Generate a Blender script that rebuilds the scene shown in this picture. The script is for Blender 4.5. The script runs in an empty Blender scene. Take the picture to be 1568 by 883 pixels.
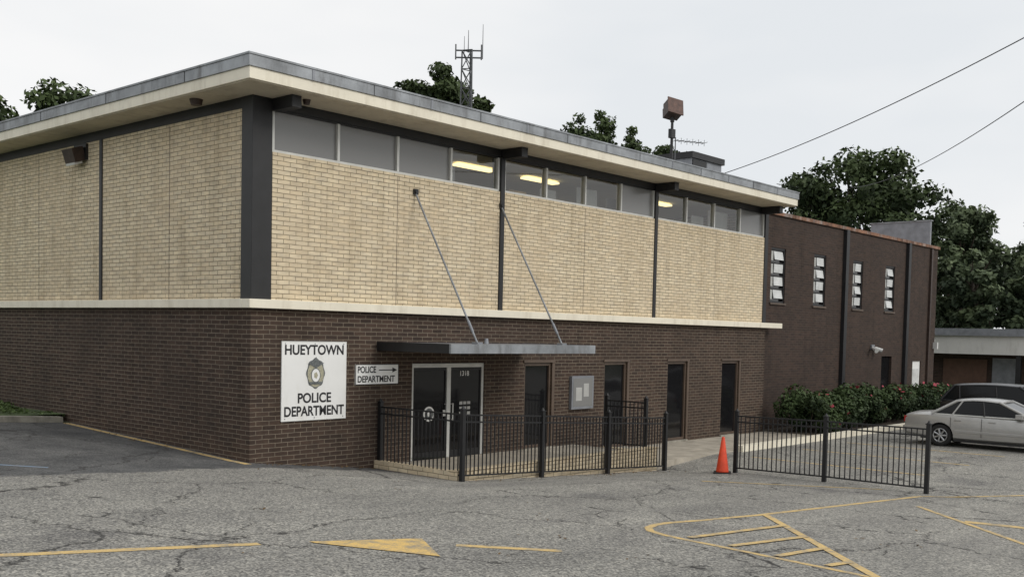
import bpy, bmesh, math, random
import numpy as np
from mathutils import Vector, Matrix, Euler
random.seed(3)
S = bpy.context.scene
COL = S.collection

# ------------------------------------------------------------ materials
def nmat(name):
    m = bpy.data.materials.new(name); m.use_nodes = True
    nt = m.node_tree
    b = nt.nodes["Principled BSDF"]
    return m, nt, b
def node(nt, typ, **kw):
    n = nt.nodes.new(typ)
    for k, v in kw.items(): setattr(n, k, v)
    return n
def c4(c): return (c[0], c[1], c[2], 1)
def ramp(nt, fac, stops):
    r = nt.nodes.new("ShaderNodeValToRGB")
    e = r.color_ramp.elements
    e[0].position, e[0].color = stops[0][0], c4(stops[0][1])
    e[1].position, e[1].color = stops[-1][0], c4(stops[-1][1])
    for p, c in stops[1:-1]:
        x = e.new(p); x.color = c4(c)
    nt.links.new(fac, r.inputs[0]); return r.outputs[0]
def mixc(nt, a, b, fac, mode="MIX"):
    m = nt.nodes.new("ShaderNodeMix"); m.data_type = "RGBA"; m.blend_type = mode
    for s, v in ((m.inputs[0], fac), (m.inputs[6], a), (m.inputs[7], b)):
        if isinstance(v, bpy.types.NodeSocket): nt.links.new(v, s)
        else: s.default_value = v if not isinstance(v, tuple) else c4(v)
    return m.outputs[2]
def noise(nt, vec, scale, detail=4, rough=.6, dist=0):
    n = node(nt, "ShaderNodeTexNoise"); n.inputs["Scale"].default_value = scale
    n.inputs["Detail"].default_value = detail; n.inputs["Roughness"].default_value = rough
    n.inputs["Distortion"].default_value = dist
    nt.links.new(vec, n.inputs["Vector"]); return n.outputs[0]
def pos(nt): return nt.nodes.new("ShaderNodeNewGeometry").outputs["Position"]
def mapped(nt, vec, sc):
    m = nt.nodes.new("ShaderNodeMapping"); m.inputs["Scale"].default_value = sc
    nt.links.new(vec, m.inputs[0]); return m.outputs[0]
def bump(nt, b, h, strength, dist=.01):
    bp = nt.nodes.new("ShaderNodeBump"); bp.inputs["Strength"].default_value = strength
    bp.inputs["Distance"].default_value = dist
    nt.links.new(h, bp.inputs["Height"]); nt.links.new(bp.outputs[0], b.inputs["Normal"])
def simple(name, col, rough=.6, metal=0, var=.18, nscale=3.0, bmp=0, spec=.5, dirt=None):
    m, nt, b = nmat(name)
    p = pos(nt)
    n = noise(nt, p, nscale)
    lo = tuple(c*(1-var) for c in col); hi = tuple(min(1, c*(1+var)) for c in col)
    out = ramp(nt, n, [(.3, lo), (.7, hi)])
    if dirt:
        n2 = noise(nt, mapped(nt, p, (1.5, 1.5, .35)), 1.8, 6, .7)
        f = ramp(nt, n2, [(.5, (0,0,0)), (.75, (1,1,1))])
        out = mixc(nt, out, dirt, f)
    nt.links.new(out, b.inputs["Base Color"])
    b.inputs["Roughness"].default_value = rough; b.inputs["Metallic"].default_value = metal
    b.inputs["Specular IOR Level"].default_value = spec
    if bmp: bump(nt, b, noise(nt, p, nscale*12, 3), bmp)
    return m
def brick(name, c1, c2, mortar, bw, rh, ms, stain, stain_amt=.5, bmp=.6):
    m, nt, b = nmat(name)
    uv = nt.nodes.new("ShaderNodeUVMap").outputs[0]
    p = pos(nt)
    br = node(nt, "ShaderNodeTexBrick"); br.offset = .5
    for k, v in (("Scale", 1), ("Mortar Size", ms), ("Mortar Smooth", .15), ("Bias", -.1),
                 ("Brick Width", bw), ("Row Height", rh), ("Color1", c4(c1)), ("Color2", c4(c2)), ("Mortar", c4(mortar))):
        br.inputs[k].default_value = v
    wn = node(nt, "ShaderNodeTexNoise"); wn.inputs["Scale"].default_value = 2.2; wn.inputs["Detail"].default_value = 2
    nt.links.new(p, wn.inputs["Vector"])
    vm = nt.nodes.new("ShaderNodeVectorMath"); vm.operation = "MULTIPLY_ADD"
    nt.links.new(wn.outputs["Color"], vm.inputs[0]); vm.inputs[1].default_value = (.03,.018,0); nt.links.new(uv, vm.inputs[2])
    nt.links.new(vm.outputs[0], br.inputs["Vector"])
    n = noise(nt, p, .55, 5, .65)
    f = ramp(nt, n, [(.42, (0,0,0)), (.72, (stain_amt,)*3)])
    col = mixc(nt, br.outputs[0], stain, f)
    st = noise(nt, mapped(nt, p, (2.2, 2.2, .22)), 1.2, 6, .7)
    f2 = ramp(nt, st, [(.50, (1,1,1)), (.8, (.68,.66,.62))])
    col = mixc(nt, col, f2, 1.0, "MULTIPLY")
    rows = noise(nt, mapped(nt, p, (3.4, 3.4, 11.8)), 1.0, 2, .5)
    f3 = ramp(nt, rows, [(.3, (.85,.85,.86)), (.7, (1.13,1.11,1.07))])
    col = mixc(nt, col, f3, 1.0, "MULTIPLY")
    nt.links.new(col, b.inputs["Base Color"])
    b.inputs["Roughness"].default_value = .85
    b.inputs["Specular IOR Level"].default_value = .25
    inv = nt.nodes.new("ShaderNodeMath"); inv.operation = "SUBTRACT"; inv.inputs[0].default_value = 1
    nt.links.new(br.outputs["Fac"], inv.inputs[1])
    bump(nt, b, inv.outputs[0], bmp, .012)
    return m

M = {}
M["cream"] = brick("cream_brick", (.715,.62,.455), (.62,.52,.365), (.20,.165,.115), .30, .088, .0075, (.56,.45,.31), .5)
M["dark"] = brick("dark_brick", (.074,.049,.037), (.043,.030,.024), (.21,.175,.135), .30, .088, .0072, (.040,.030,.024), .5)
M["darkb"] = brick("dark_brick_annex", (.064,.042,.033), (.042,.030,.025), (.09,.072,.06), .30, .088, .006, (.034,.026,.022), .5)
M["black"] = simple("black_painted_steel", (.012,.012,.013), .5, 0, .3)
M["fence"] = simple("black_powder_coat", (.008,.008,.009), .5, 0, .3)
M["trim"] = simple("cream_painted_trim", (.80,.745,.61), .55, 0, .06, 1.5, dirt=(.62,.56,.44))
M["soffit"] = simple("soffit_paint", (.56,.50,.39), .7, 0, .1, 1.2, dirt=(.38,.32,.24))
M["flash"] = simple("galvanised_flashing", (.27,.285,.30), .5, .3, .35, 1.6, .15, dirt=(.12,.12,.12))
M["roofgravel"] = simple("roof_gravel", (.25,.25,.24), .95, 0, .3, 8)
M["alu"] = simple("aluminium_frame", (.60,.60,.57), .45, .2, .1)
M["white"] = simple("white_sign_paint", (.80,.80,.78), .45, 0, .03, 1.2, dirt=(.72,.71,.67))
M["offwhite"] = simple("off_white_fascia", (.56,.55,.52), .6, 0, .1, .6, dirt=(.42,.41,.38))
M["ink"] = simple("black_sign_lettering", (.015,.015,.017), .5, 0, .1)
M["gold"] = simple("badge_gold", (.38,.36,.26), .5, .1, .35, 25)
M["badge_grey"] = simple("badge_grey", (.12,.13,.13), .5, 0, .5, 30)
M["concrete"] = simple("concrete", (.40,.36,.295), .9, 0, .22, 1.8, .3, dirt=(.24,.21,.165))
M["kerb"] = simple("kerb_concrete", (.32,.30,.25), .9, 0, .3, 3, .3, dirt=(.14,.13,.11))
M["brown"] = simple("bronze_window_frame", (.10,.070,.05), .5, 0, .2)
M["brickred"] = simple("brown_garage_door", (.11,.06,.04), .7, 0, .2)
M["rust"] = simple("rusted_coping", (.20,.10,.06), .85, 0, .6, 2.5, .3, dirt=(.32,.29,.27))
M["rubber"] = simple("tyre_rubber", (.018,.018,.018), .85, 0, .2)
M["rim"] = simple("alloy_rim", (.45,.46,.47), .3, .8, .05)
M["soil"] = simple("mulch", (.06,.045,.03), .95, 0, .4, 6, .5)
M["grey"] = simple("grey_sheet_metal", (.24,.25,.27), .5, .4, .2)
M["steel"] = simple("tower_steel", (.10,.105,.11), .6, .2, .2)
M["interior"] = simple("interior_wall", (.30,.29,.26), .9, 0, .15)
M["ceil"] = simple("ceiling_tile", (.60,.60,.57), .9, 0, .05)
M["blind"] = simple("window_blind", (.42,.42,.40), .8, 0, .1)
M["paper"] = simple("box_stack", (.30,.25,.18), .8, 0, .3)
M["pane_lt"] = simple("louvre_pane", (.60,.61,.60), .4, 0, .15)
M["bark"] = simple("bark", (.07,.055,.042), .95, 0, .35, 3, .5)
M["bronze"] = simple("brown_lamp_housing", (.050,.032,.025), .5, .2, .4, 8)
M["lamprust"] = simple("rusted_lamp_face", (.09,.045,.032), .6, .1, .4, 8)

def glossy_dark(name, col, rough=.06, spec=.5):
    m, nt, b = nmat(name)
    b.inputs["Base Color"].default_value = c4(col)
    b.inputs["Specular IOR Level"].default_value = spec
    n = noise(nt, pos(nt), .9, 3)
    r = nt.nodes.new("ShaderNodeMapRange"); nt.links.new(n, r.inputs[0])
    r.inputs["To Min"].default_value = rough; r.inputs["To Max"].default_value = rough+.08
    nt.links.new(r.outputs[0], b.inputs["Roughness"])
    bump(nt, b, noise(nt, pos(nt), .8, 2), .15, .05)
    return m
M["darkglass"] = glossy_dark("tinted_glass", (.010,.010,.011), .04, .45)
M["carglass"] = glossy_dark("car_glass", (.010,.011,.012), .05, .22)
M["frosted"] = glossy_dark("grey_window_film", (.21,.21,.205), .18, .6)
def clear_glass():
    m, nt, b = nmat("clear_window_glass")
    nt.nodes.remove(b)
    o = nt.nodes["Material Output"]
    t = nt.nodes.new("ShaderNodeBsdfTransparent"); t.inputs[0].default_value = (.80,.82,.81,1)
    g = nt.nodes.new("ShaderNodeBsdfGlossy"); g.inputs["Roughness"].default_value = .03
    lw = nt.nodes.new("ShaderNodeLayerWeight"); lw.inputs[0].default_value = .25
    a = nt.nodes.new("ShaderNodeMath"); a.operation = "MULTIPLY_ADD"; a.inputs[1].default_value = .6; a.inputs[2].default_value = .10
    nt.links.new(lw.outputs["Fresnel"], a.inputs[0])
    mx = nt.nodes.new("ShaderNodeMixShader")
    nt.links.new(a.outputs[0], mx.inputs[0]); nt.links.new(t.outputs[0], mx.inputs[1]); nt.links.new(g.outputs[0], mx.inputs[2])
    nt.links.new(mx.outputs[0], o.inputs[0]); return m
M["glass"] = clear_glass()
def emit(name, col, s):
    m, nt, b = nmat(name)
    b.inputs["Base Color"].default_value = c4(col)
    b.inputs["Emission Color"].default_value = c4(col); b.inputs["Emission Strength"].default_value = s
    return m
M["tube"] = emit("fluorescent_diffuser", (1,.80,.38), 2.2)
def paint(name, col, metal, rough=.28, coat=.5):
    m, nt, b = nmat(name)
    p = pos(nt)
    n = noise(nt, p, 5, 4)
    nt.links.new(ramp(nt, n, [(.3, tuple(c*.9 for c in col)), (.7, col)]), b.inputs["Base Color"])
    b.inputs["Metallic"].default_value = metal; b.inputs["Roughness"].default_value = rough
    b.inputs["Coat Weight"].default_value = coat; b.inputs["Coat Roughness"].default_value = .06
    return m
M["silver"] = paint("silver_car_paint", (.44,.435,.42), .4, .32)
M["blackcar"] = paint("black_car_paint", (.008,.008,.010), .0, .3, .12)
M["tail"] = simple("tail_lamp_red", (.35,.02,.02), .2, 0, .1)
M["lamp"] = simple("lamp_lens", (.6,.6,.58), .2, 0, .1)
M["orange"] = simple("cone_orange", (.75,.07,.02), .5, 0, .15, 6)

def marking_mat(name, col):
    m, nt, b = nmat(name)
    p = pos(nt)
    n = noise(nt, p, 4, 7, .78)
    n2 = noise(nt, p, 60, 3, .7)
    f = ramp(nt, n, [(.45, (1,1,1)), (.62, (.2,.2,.2))])
    f2 = ramp(nt, n2, [(.35, (.45,.45,.45)), (.55, (1,1,1))])
    f = mixc(nt, f, f2, 1.0, "MULTIPLY")
    c = mixc(nt, (.22,.21,.185), col, f)
    nt.links.new(c, b.inputs["Base Color"]); b.inputs["Roughness"].default_value = .85
    return m
M["yellow"] = marking_mat("worn_yellow_paint", (.68,.47,.17))
M["yellow2"] = marking_mat("fresh_yellow_paint", (.74,.49,.14))
M["blue"] = marking_mat("worn_blue_paint", (.16,.25,.36))

def asphalt():
    m, nt, b = nmat("worn_asphalt")
    p = pos(nt); L = nt.links
    big = noise(nt, p, .22, 4, .6)
    col = ramp(nt, big, [(.3, (.225,.220,.204)), (.55, (.280,.272,.250)), (.75, (.320,.310,.280))])
    st = noise(nt, mapped(nt, p, (.5, 1.6, 1)), .5, 6, .7)
    col = mixc(nt, col, ramp(nt, st, [(.35, (.76,.76,.77)), (.62, (1.04,1.04,1.03))]), 1.0, "MULTIPLY")
    v = node(nt, "ShaderNodeTexVoronoi"); v.inputs["Scale"].default_value = 48; L.new(p, v.inputs["Vector"])
    agg = ramp(nt, v.outputs["Color"], [(.12, (.42,.42,.42)), (.5, (.96,.96,.96)), (.88, (1.7,1.66,1.58))])
    col = mixc(nt, col, agg, 1.0, "MULTIPLY")
    fine = noise(nt, p, 16, 4, .8)
    col = mixc(nt, col, ramp(nt, fine, [(.35, (.72,.72,.72)), (.65, (1.24,1.24,1.24))]), 1.0, "MULTIPLY")
    sep = nt.nodes.new("ShaderNodeSeparateXYZ"); L.new(p, sep.inputs[0])
    wob = noise(nt, p, .8, 5, .6)
    def math_(op, a, bb, c=None):
        n = nt.nodes.new("ShaderNodeMath"); n.operation = op
        for i, x in enumerate((a, bb, c)):
            if x is None: continue
            if isinstance(x, (int, float)): n.inputs[i].default_value = x
            else: L.new(x, n.inputs[i])
        return n.outputs[0]
    yy = math_("MULTIPLY_ADD", wob, 1.3, sep.outputs[1])
    my = math_("MULTIPLY", math_("ADD", yy, .28), 4.5)
    cl = nt.nodes.new("ShaderNodeClamp"); L.new(my, cl.inputs[0])
    xx = math_("MULTIPLY", math_("SUBTRACT", 4.2, sep.outputs[0]), 1.2)
    cl2 = nt.nodes.new("ShaderNodeClamp"); L.new(xx, cl2.inputs[0])
    mask = math_("MULTIPLY", math_("MULTIPLY", cl.outputs[0], cl2.outputs[0]), .9)
    dk = noise(nt, p, .9, 6, .7)
    dkc = ramp(nt, dk, [(.35, (.044,.046,.050)), (.68, (.125,.125,.125))])
    dkc = mixc(nt, dkc, agg, .6, "MULTIPLY")
    col = mixc(nt, col, dkc, mask)
    ob = noise(nt, p, .42, 3, .5)
    col = mixc(nt, col, ramp(nt, ob, [(.59, (1,1,1)), (.68, (.74,.74,.76))]), 1.0, "MULTIPLY")
    dn = node(nt, "ShaderNodeTexNoise"); dn.inputs["Scale"].default_value = 1.1; dn.inputs["Detail"].default_value = 6
    dn.inputs["Roughness"].default_value = .7
    L.new(p, dn.inputs["Vector"])
    def cracks(scale, w, amt, thr):
        vm = nt.nodes.new("ShaderNodeVectorMath"); vm.operation = "MULTIPLY_ADD"
        L.new(dn.outputs["Color"], vm.inputs[0]); vm.inputs[1].default_value = (amt, amt, 0); L.new(p, vm.inputs[2])
        fl = nt.nodes.new("ShaderNodeVectorMath"); fl.operation = "MULTIPLY"; L.new(vm.outputs[0], fl.inputs[0]); fl.inputs[1].default_value = (1,1,0)
        vo = node(nt, "ShaderNodeTexVoronoi", feature="DISTANCE_TO_EDGE"); vo.inputs["Scale"].default_value = scale
        L.new(fl.outputs[0], vo.inputs["Vector"])
        cr = ramp(nt, vo.outputs["Distance"], [(w*.35, (1,1,1)), (w, (0,0,0))])
        pr = ramp(nt, noise(nt, p, .35+scale*.2, 3), [(thr, (0,0,0)), (thr+.05, (1,1,1))])
        return mixc(nt, cr, pr, 1.0, "MULTIPLY")
    k1 = cracks(.25, .0078, 1.4, .40); k2 = cracks(.8, .015, .7, .55)
    kk = mixc(nt, k1, k2, 1.0, "LIGHTEN")
    col = mixc(nt, col, (.036,.034,.032), kk)
    L.new(col, b.inputs["Base Color"]); b.inputs["Roughness"].default_value = .9
    b.inputs["Specular IOR Level"].default_value = .25
    bump(nt, b, v.outputs["Distance"], .3, .010)
    return m
M["asphalt"] = asphalt()
M["grass"] = simple("grass_turf", (.07,.10,.035), .95, 0, .45, 2.5, 1)
M["far"] = simple("field", (.06,.075,.035), .95, 0, .4, .08)

def leafmat(name, lo, hi):
    m, nt, b = nmat(name)
    at = nt.nodes.new("ShaderNodeAttribute"); at.attribute_name = "tint"
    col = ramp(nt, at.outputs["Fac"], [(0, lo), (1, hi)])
    nt.links.new(col, b.inputs["Base Color"]); b.inputs["Roughness"].default_value = .65
    b.inputs["Specular IOR Level"].default_value = .2
    return m
M["leaf"] = leafmat("oak_foliage", (.018,.030,.012), (.078,.108,.040))
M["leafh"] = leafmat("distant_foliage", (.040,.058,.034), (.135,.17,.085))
M["leafg"] = leafmat("grass_blades", (.06,.09,.03), (.12,.17,.06))
M["leafb"] = leafmat("rose_foliage", (.014,.026,.010), (.070,.105,.038))
M["litter"] = leafmat("dry_leaves", (.05,.03,.015), (.20,.13,.06))
M["bloom"] = simple("rose_bloom", (.36,.035,.06), .6, 0, .3, 10)

# ------------------------------------------------------------ mesh builder
class MB:
    def __init__(s): s.v=[]; s.f=[]; s.m=[]; s.mats=[]; s.sm=[]
    def mi(s, k):
        if k not in s.mats: s.mats.append(k)
        return s.mats.index(k)
    def add(s, vs, fs, k, smooth=False):
        o=len(s.v); s.v += [tuple(v) for v in vs]; i=s.mi(k)
        for f in fs: s.f.append([o+a for a in f]); s.m.append(i); s.sm.append(smooth)
    def box(s, x0,x1,y0,y1,z0,z1, k, rot=None, about=None):
        vs=[Vector((x,y,z)) for z in (z0,z1) for y in (y0,y1) for x in (x0,x1)]
        if rot is not None:
            c=Vector(about) if about else Vector(((x0+x1)/2,(y0+y1)/2,(z0+z1)/2))
            R=Euler(rot).to_matrix(); vs=[R@(v-c)+c for v in vs]
        s.add(vs,[(0,2,3,1),(4,5,7,6),(0,1,5,4),(2,6,7,3),(0,4,6,2),(1,3,7,5)],k)
    def tube(s,p,q,r1,r2,k,n=8,smooth=True,cap=True):
        p=Vector(p);q=Vector(q);d=(q-p)
        if d.length<1e-6:return
        d.normalize();a=d.orthogonal().normalized();b=d.cross(a)
        vs=[]
        for c,r in((p,r1),(q,r2)):
            for i in range(n):
                t=2*math.pi*i/n; vs.append(c+a*math.cos(t)*r+b*math.sin(t)*r)
        fs=[(i,(i+1)%n,n+(i+1)%n,n+i) for i in range(n)]
        s.add(vs,fs,k,smooth)
        if cap: s.add(vs[:n],[tuple(range(n))[::-1]],k); s.add(vs[n:],[tuple(range(n))],k)
    def loft(s,rings,k,smooth=True,closed=True,caps=True):
        n=len(rings[0]); vs=[v for r in rings for v in r]; fs=[]
        for j in range(len(rings)-1):
            for i in range(n if closed else n-1):
                i2=(i+1)%n; fs.append((j*n+i,j*n+i2,(j+1)*n+i2,(j+1)*n+i))
        if caps:
            fs.append(tuple(range(n))[::-1]); fs.append(tuple((len(rings)-1)*n+i for i in range(n)))
        s.add(vs,fs,k,smooth)
    def obj(s,name,parent=None,bevel=0,recalc=True):
        me=bpy.data.meshes.new(name); me.from_pydata(s.v,[],s.f)
        for k in s.mats: me.materials.append(M[k] if isinstance(k,str) else k)
        me.polygons.foreach_set("material_index",s.m); me.polygons.foreach_set("use_smooth",s.sm)
        if recalc:
            bm=bmesh.new(); bm.from_mesh(me); bmesh.ops.recalc_face_normals(bm,faces=bm.faces); bm.to_mesh(me); bm.free()
        uv=me.uv_layers.new(name="UVMap")
        for p in me.polygons:
            nx,ny,nz=map(abs,p.normal)
            for li in p.loop_indices:
                c=me.vertices[me.loops[li].vertex_index].co
                uv.data[li].uv=(c.x,c.y) if nz>nx and nz>ny else ((c.y,c.z) if nx>ny else (c.x,c.z))
        o=bpy.data.objects.new(name,me); COL.objects.link(o)
        if parent: o.parent=parent
        if bevel:
            bv=o.modifiers.new("bevel","BEVEL"); bv.width=bevel; bv.segments=2; bv.limit_method="ANGLE"
        return o
def empty(name,loc=(0,0,0),rot=(0,0,0)):
    e=bpy.data.objects.new(name,None); e.location=loc; e.rotation_euler=rot; COL.objects.link(e); return e
def text(body,size,loc,parent,k="ink",bold=.0,align="CENTER",name=None,xs=1,zrot=0):
    c=bpy.data.curves.new("t","FONT"); c.body=body; c.size=size; c.extrude=.002; c.offset=bold
    c.align_x=align; c.align_y="CENTER"
    o=bpy.data.objects.new("t",c); COL.objects.link(o)
    bpy.context.view_layer.update()
    me=bpy.data.meshes.new_from_object(o.evaluated_get(bpy.context.evaluated_depsgraph_get()))
    bpy.data.objects.remove(o)
    me.materials.clear(); me.materials.append(M[k])
    o=bpy.data.objects.new(name or "lettering_"+body.lower(),me); COL.objects.link(o)
    o.location=loc; o.rotation_euler=(math.pi/2,0,zrot); o.scale=(xs,1,1); o.parent=parent
    return o

def cl01(t): return max(0,min(1,t))
def g(x,y):
    z=-.055*max(-30,min(x,10.4))
    w=cl01((1.5-x)/1.5)
    z+=w*.032*max(0,min(y,14))
    if y<0: z-=.19*cl01((y+5)/2.4)*cl01((x-0.0)/3.15)*cl01((13-x)/2.6)
    return z

# ------------------------------------------------------------ ground sheets
xs=[-900,-300,-120,-60,-30,-20,-14,-10,-7,-5,-3,-1.5,0,1.5,3.15,5,8,10.2,10.4,11.6,13,14,20,26,34,45,60,90,150,300,900]
ys=[-900,-300,-120,-60,-30,-20,-12,-6,-5,-3.8,-2.6,-2.45,-1,0,2,4,7.3,10,14,20,30,60,120,300,900]
lot=MB(); gr=MB()
def inlot(x,y): return (-60<x<60 and -60<y<0) or (-60<x<0 and 0<=y<7.3)
for i in range(len(xs)-1):
    for j in range(len(ys)-1):
        cx=(xs[i]+xs[i+1])/2; cy=(ys[j]+ys[j+1])/2
        if 3.15<cx<10.2 and -2.45<cy<0: continue
        q=[(a,b,g(a,b-(1e-6 if b==0 and cy<0 else 0))) for a,b in((xs[i],ys[j]),(xs[i+1],ys[j]),(xs[i+1],ys[j+1]),(xs[i],ys[j+1]))]
        (lot if inlot(cx,cy) else gr).add(q,[(0,1,2,3)],"asphalt" if inlot(cx,cy) else "far")
lot.obj("parking_lot",recalc=False); gr.obj("ground",recalc=False)

b=MB()
for i,(xa,xb) in enumerate(((-30,-20),(-20,-14),(-14,-10),(-10,-7),(-7,-5),(-5,-3),(-3,-1.5),(-1.5,-.02))):
    for ya,yb in((7.5,10),(10,14),(14,20),(20,30)):
        b.add([(x,y,g(x,y)+.13+.06*math.sin(x+y)) for x,y in((xa,ya),(xb,ya),(xb,yb),(xa,yb))],[(0,1,2,3)],"grass")
gb=b.obj("grass",recalc=False)
def leaves(name,centres,radii,n,size,mat,tints,seed,parent=None,zsq=1.0,aspect=.6,flat=False):
    rng=np.random.default_rng(seed)
    C=np.array(centres,dtype=float); R=np.array(radii,dtype=float); T=np.array(tints,dtype=float)
    w=R**2; idx=rng.choice(len(C),n,p=w/w.sum())
    d=rng.normal(size=(n,3)); d/=np.linalg.norm(d,axis=1)[:,None]
    rr=R[idx]*(rng.random(n)**.45)
    P=C[idx]+d*rr[:,None]*np.array([1,1,zsq])
    u=rng.normal(size=(n,3)); u/=np.linalg.norm(u,axis=1)[:,None]
    nn=d*.8+rng.normal(size=(n,3))*.6+np.array([0,0,.4])
    if flat: nn=rng.normal(size=(n,3))*.2+np.array([0,0,1])
    u=np.cross(nn,u); u/=np.linalg.norm(u,axis=1)[:,None]+1e-9
    v=np.cross(nn,u); v/=np.linalg.norm(v,axis=1)[:,None]+1e-9
    s=(size*(.6+.8*rng.random(n)))[:,None]*.5
    V=np.stack([P-u*s,P-v*s*aspect,P+u*s,P+v*s*aspect],1).reshape(-1,3)
    me=bpy.data.meshes.new(name)
    me.vertices.add(4*n); me.vertices.foreach_set("co",V.ravel())
    me.loops.add(4*n); me.loops.foreach_set("vertex_index",np.arange(4*n))
    me.polygons.add(n); me.polygons.foreach_set("loop_start",np.arange(0,4*n,4)); me.polygons.foreach_set("loop_total",np.full(n,4))
    me.update(calc_edges=True)
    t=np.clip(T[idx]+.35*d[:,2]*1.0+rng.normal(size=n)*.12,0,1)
    a=me.attributes.new("tint","FLOAT","FACE"); a.data.foreach_set("value",t.astype(np.float32))
    me.materials.append(M[mat]); o=bpy.data.objects.new(name,me); COL.objects.link(o)
    if parent:o.parent=parent
    return o
rng=np.random.default_rng(5)
cs=[(x,y,g(x,y)+.14) for x,y in zip(rng.uniform(-14,-.1,600),rng.uniform(7.7,18,600))]
leaves("grass_tufts",cs,[.4]*600,26000,.09,"leafg",[.5]*600,5,gb,.12)
k=MB()
for xa,xb in((-30,-20),(-20,-14),(-14,-10),(-10,-7),(-7,-5),(-5,-3),(-3,-1.5),(-1.5,-.2)):
    vs=[]
    for z in(-.2,.13):
        for x,y in((xa,7.3),(xb,7.3),(xb,7.52),(xa,7.52)): vs.append((x,y,g(x,y)+z))
    k.add(vs,[(0,1,5,4),(1,2,6,5),(2,3,7,6),(3,0,4,7),(4,5,6,7)],"kerb")
k.obj("kerb")
cs=[]
for i in range(70): x=rng.uniform(.1,3); cs.append((x,rng.uniform(-.35,-.05),g(x,-.2)+.012))
for i in range(60): y=rng.uniform(.2,7); cs.append((rng.uniform(-.5,-.1),y,g(-.2,y)+.012))
for i in range(90): x=rng.uniform(3,10.4); y=-2.7-abs(rng.normal())*.3; cs.append((x,y,g(x,y)+.014))
for i in range(50): x=rng.uniform(-8,9); y=rng.uniform(-12,-1); cs.append((x,y,g(x,y)+.012))
leaves("leaf_litter",cs,[.12]*len(cs),420,.055,"litter",[.5]*len(cs),31,None,.02,flat=True)

# ------------------------------------------------------------ road markings
def lines(name,segs,w,k="yellow",off=.004):
    b=MB()
    for seg in segs:
        (x0,y0),(x1,y1)=seg[:2]; ww=seg[2] if len(seg)>2 else w
        d=Vector((x1-x0,y1-y0)); n=max(1,int(d.length/.6)); p=Vector((-d.y,d.x)).normalized()*ww/2
        for i in range(n):
            a=Vector((x0,y0))+d*i/n; c=Vector((x0,y0))+d*(i+1)/n
            q=[a-p,c-p,c+p,a+p]; b.add([(v.x,v.y,g(v.x,v.y)+off) for v in q],[(0,1,2,3)],k)
    return b.obj(name,recalc=False)
lines("road_marking",[((-7.9,-6.75),(-4.97,-7.5)),((-3.12,-8.62),(-2.3,-9.5))],.15)
b=MB(); b.add([(x,y,g(x,y)+.009) for x,y in((-4.44,-7.66),(-4.42,-7.78),(-3.79,-9.05),(-3.16,-8.10))],[(0,1,2,3)],"yellow2"); b.obj("road_marking_arrow",recalc=False)
arc=[(3.2,-9.02),(1.6,-8.88),(1.0,-8.8),(.6,-8.82),(.28,-8.93),(.05,-9.12),(-.08,-9.4),(-.15,-9.75),(-.2,-10.2),(-.35,-11.2),(-.5,-12.4)]
lines("road_marking",[(arc[i],arc[i+1]) for i in range(len(arc)-1)]+[((3.2,-9.02),(9.7,-9.2))],.11,off=.004)
lines("road_marking",[((3.3,-9.1),(-.6,-12.5))],.12,off=.009)
lines("road_marking",[((0,-9.75),(2.5,-9.85)),((-.1,-10.4),(1.7,-10.55)),((-.25,-11.1),(1.0,-11.15)),((-.3,-11.75),(.2,-11.8))],.11,off=.014)
lines("road_marking",[((7.6,-9.9),(4.0,-12.8)),((9.7,-9.2),(12.5,-11)),((7.2,-5.6),(10.2,-8.2)),((13.4,-3.4),(13.4,-8)),((16.4,-3.4),(16.4,-8)),((19.4,-3.4),(19.4,-8)),((6.1,-11.2),(6.4,-12.3),.3)],.10,off=.006)
lines("road_marking",[((-.19,-.25),(-.19,7.2))],.16)
lines("road_marking",[((-5.4,1.4),(-3.8,.1)),((-8.6,3.6),(-7.0,.3))],.10,"blue")

# ------------------------------------------------------------ main building
B=empty("police_station_building")
W=20.35; D=18
b=MB()
def opening_wall(mb,x0,x1,y0,y1,z0,z1,ops,k):
    ops=sorted(ops); cur=x0
    for a,c,za,zb in ops:
        mb.box(cur,a,y0,y1,z0,z1,k)
        if za>z0: mb.box(a,c,y0,y1,z0,za,k)
        mb.box(a,c,y0,y1,zb,z1,k); cur=c
    mb.box(cur,x1,y0,y1,z0,z1,k)
wins=[(7.98,9.05),(11.3,12.37),(14.43,15.5),(17.56,18.65)]
ops=[(4.19,6.53,-.3,1.87)]+[(a,c,(-.28 if i==0 else -.5),1.86) for i,(a,c) in enumerate(wins)]
opening_wall(b,0,W,0,.3,-1.2,2.94,ops,"dark")
b.box(0,.3,.3,D,-1.2,2.94,"dark"); b.box(W-.3,W,.3,D,-1.2,2.94,"dark"); b.box(.3,W-.3,D-.3,D,-1.2,2.94,"dark")
b.box(.3,W-.3,.6,.7,-1.2,2.94,"interior")
b.obj("lower_brick_walls",B)
b=MB(); b.box(-.14,21.25,-.16,.1,2.95,3.12,"trim"); b.box(-.14,.1,.1,D,2.95,3.12,"trim"); b.box(.1,W,.1,D,3.0,3.10,"interior"); b.obj("belt_course",B,.01)
b=MB()
cols=[.02,7.03,13.62,20.2]
for a,c in((.47,6.96),(7.12,13.56),(13.70,20.12)): b.box(a,c,.02,.28,3.12,5.95,"cream")
b.box(.03,.3,.36,5.86,3.12,6.74,"cream"); b.box(.03,.3,5.98,D,3.12,6.74,"cream")
b.box(W-.3,W,.36,D,3.12,6.74,"cream"); b.box(.3,W-.3,D-.3,D,3.12,6.74,"cream")
b.obj("upper_brick_walls",B)
b=MB()
b.box(0.0,.45,-.0,.36,3.12,6.95,"black")
for c in cols[1:3]: b.box(c-.06,c+.08,-.01,.3,3.12,6.76,"black")
b.box(20.12,20.33,-.01,.36,3.12,6.95,"black")
b.box(0.0,.2,5.86,5.98,3.12,6.74,"black")
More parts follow.
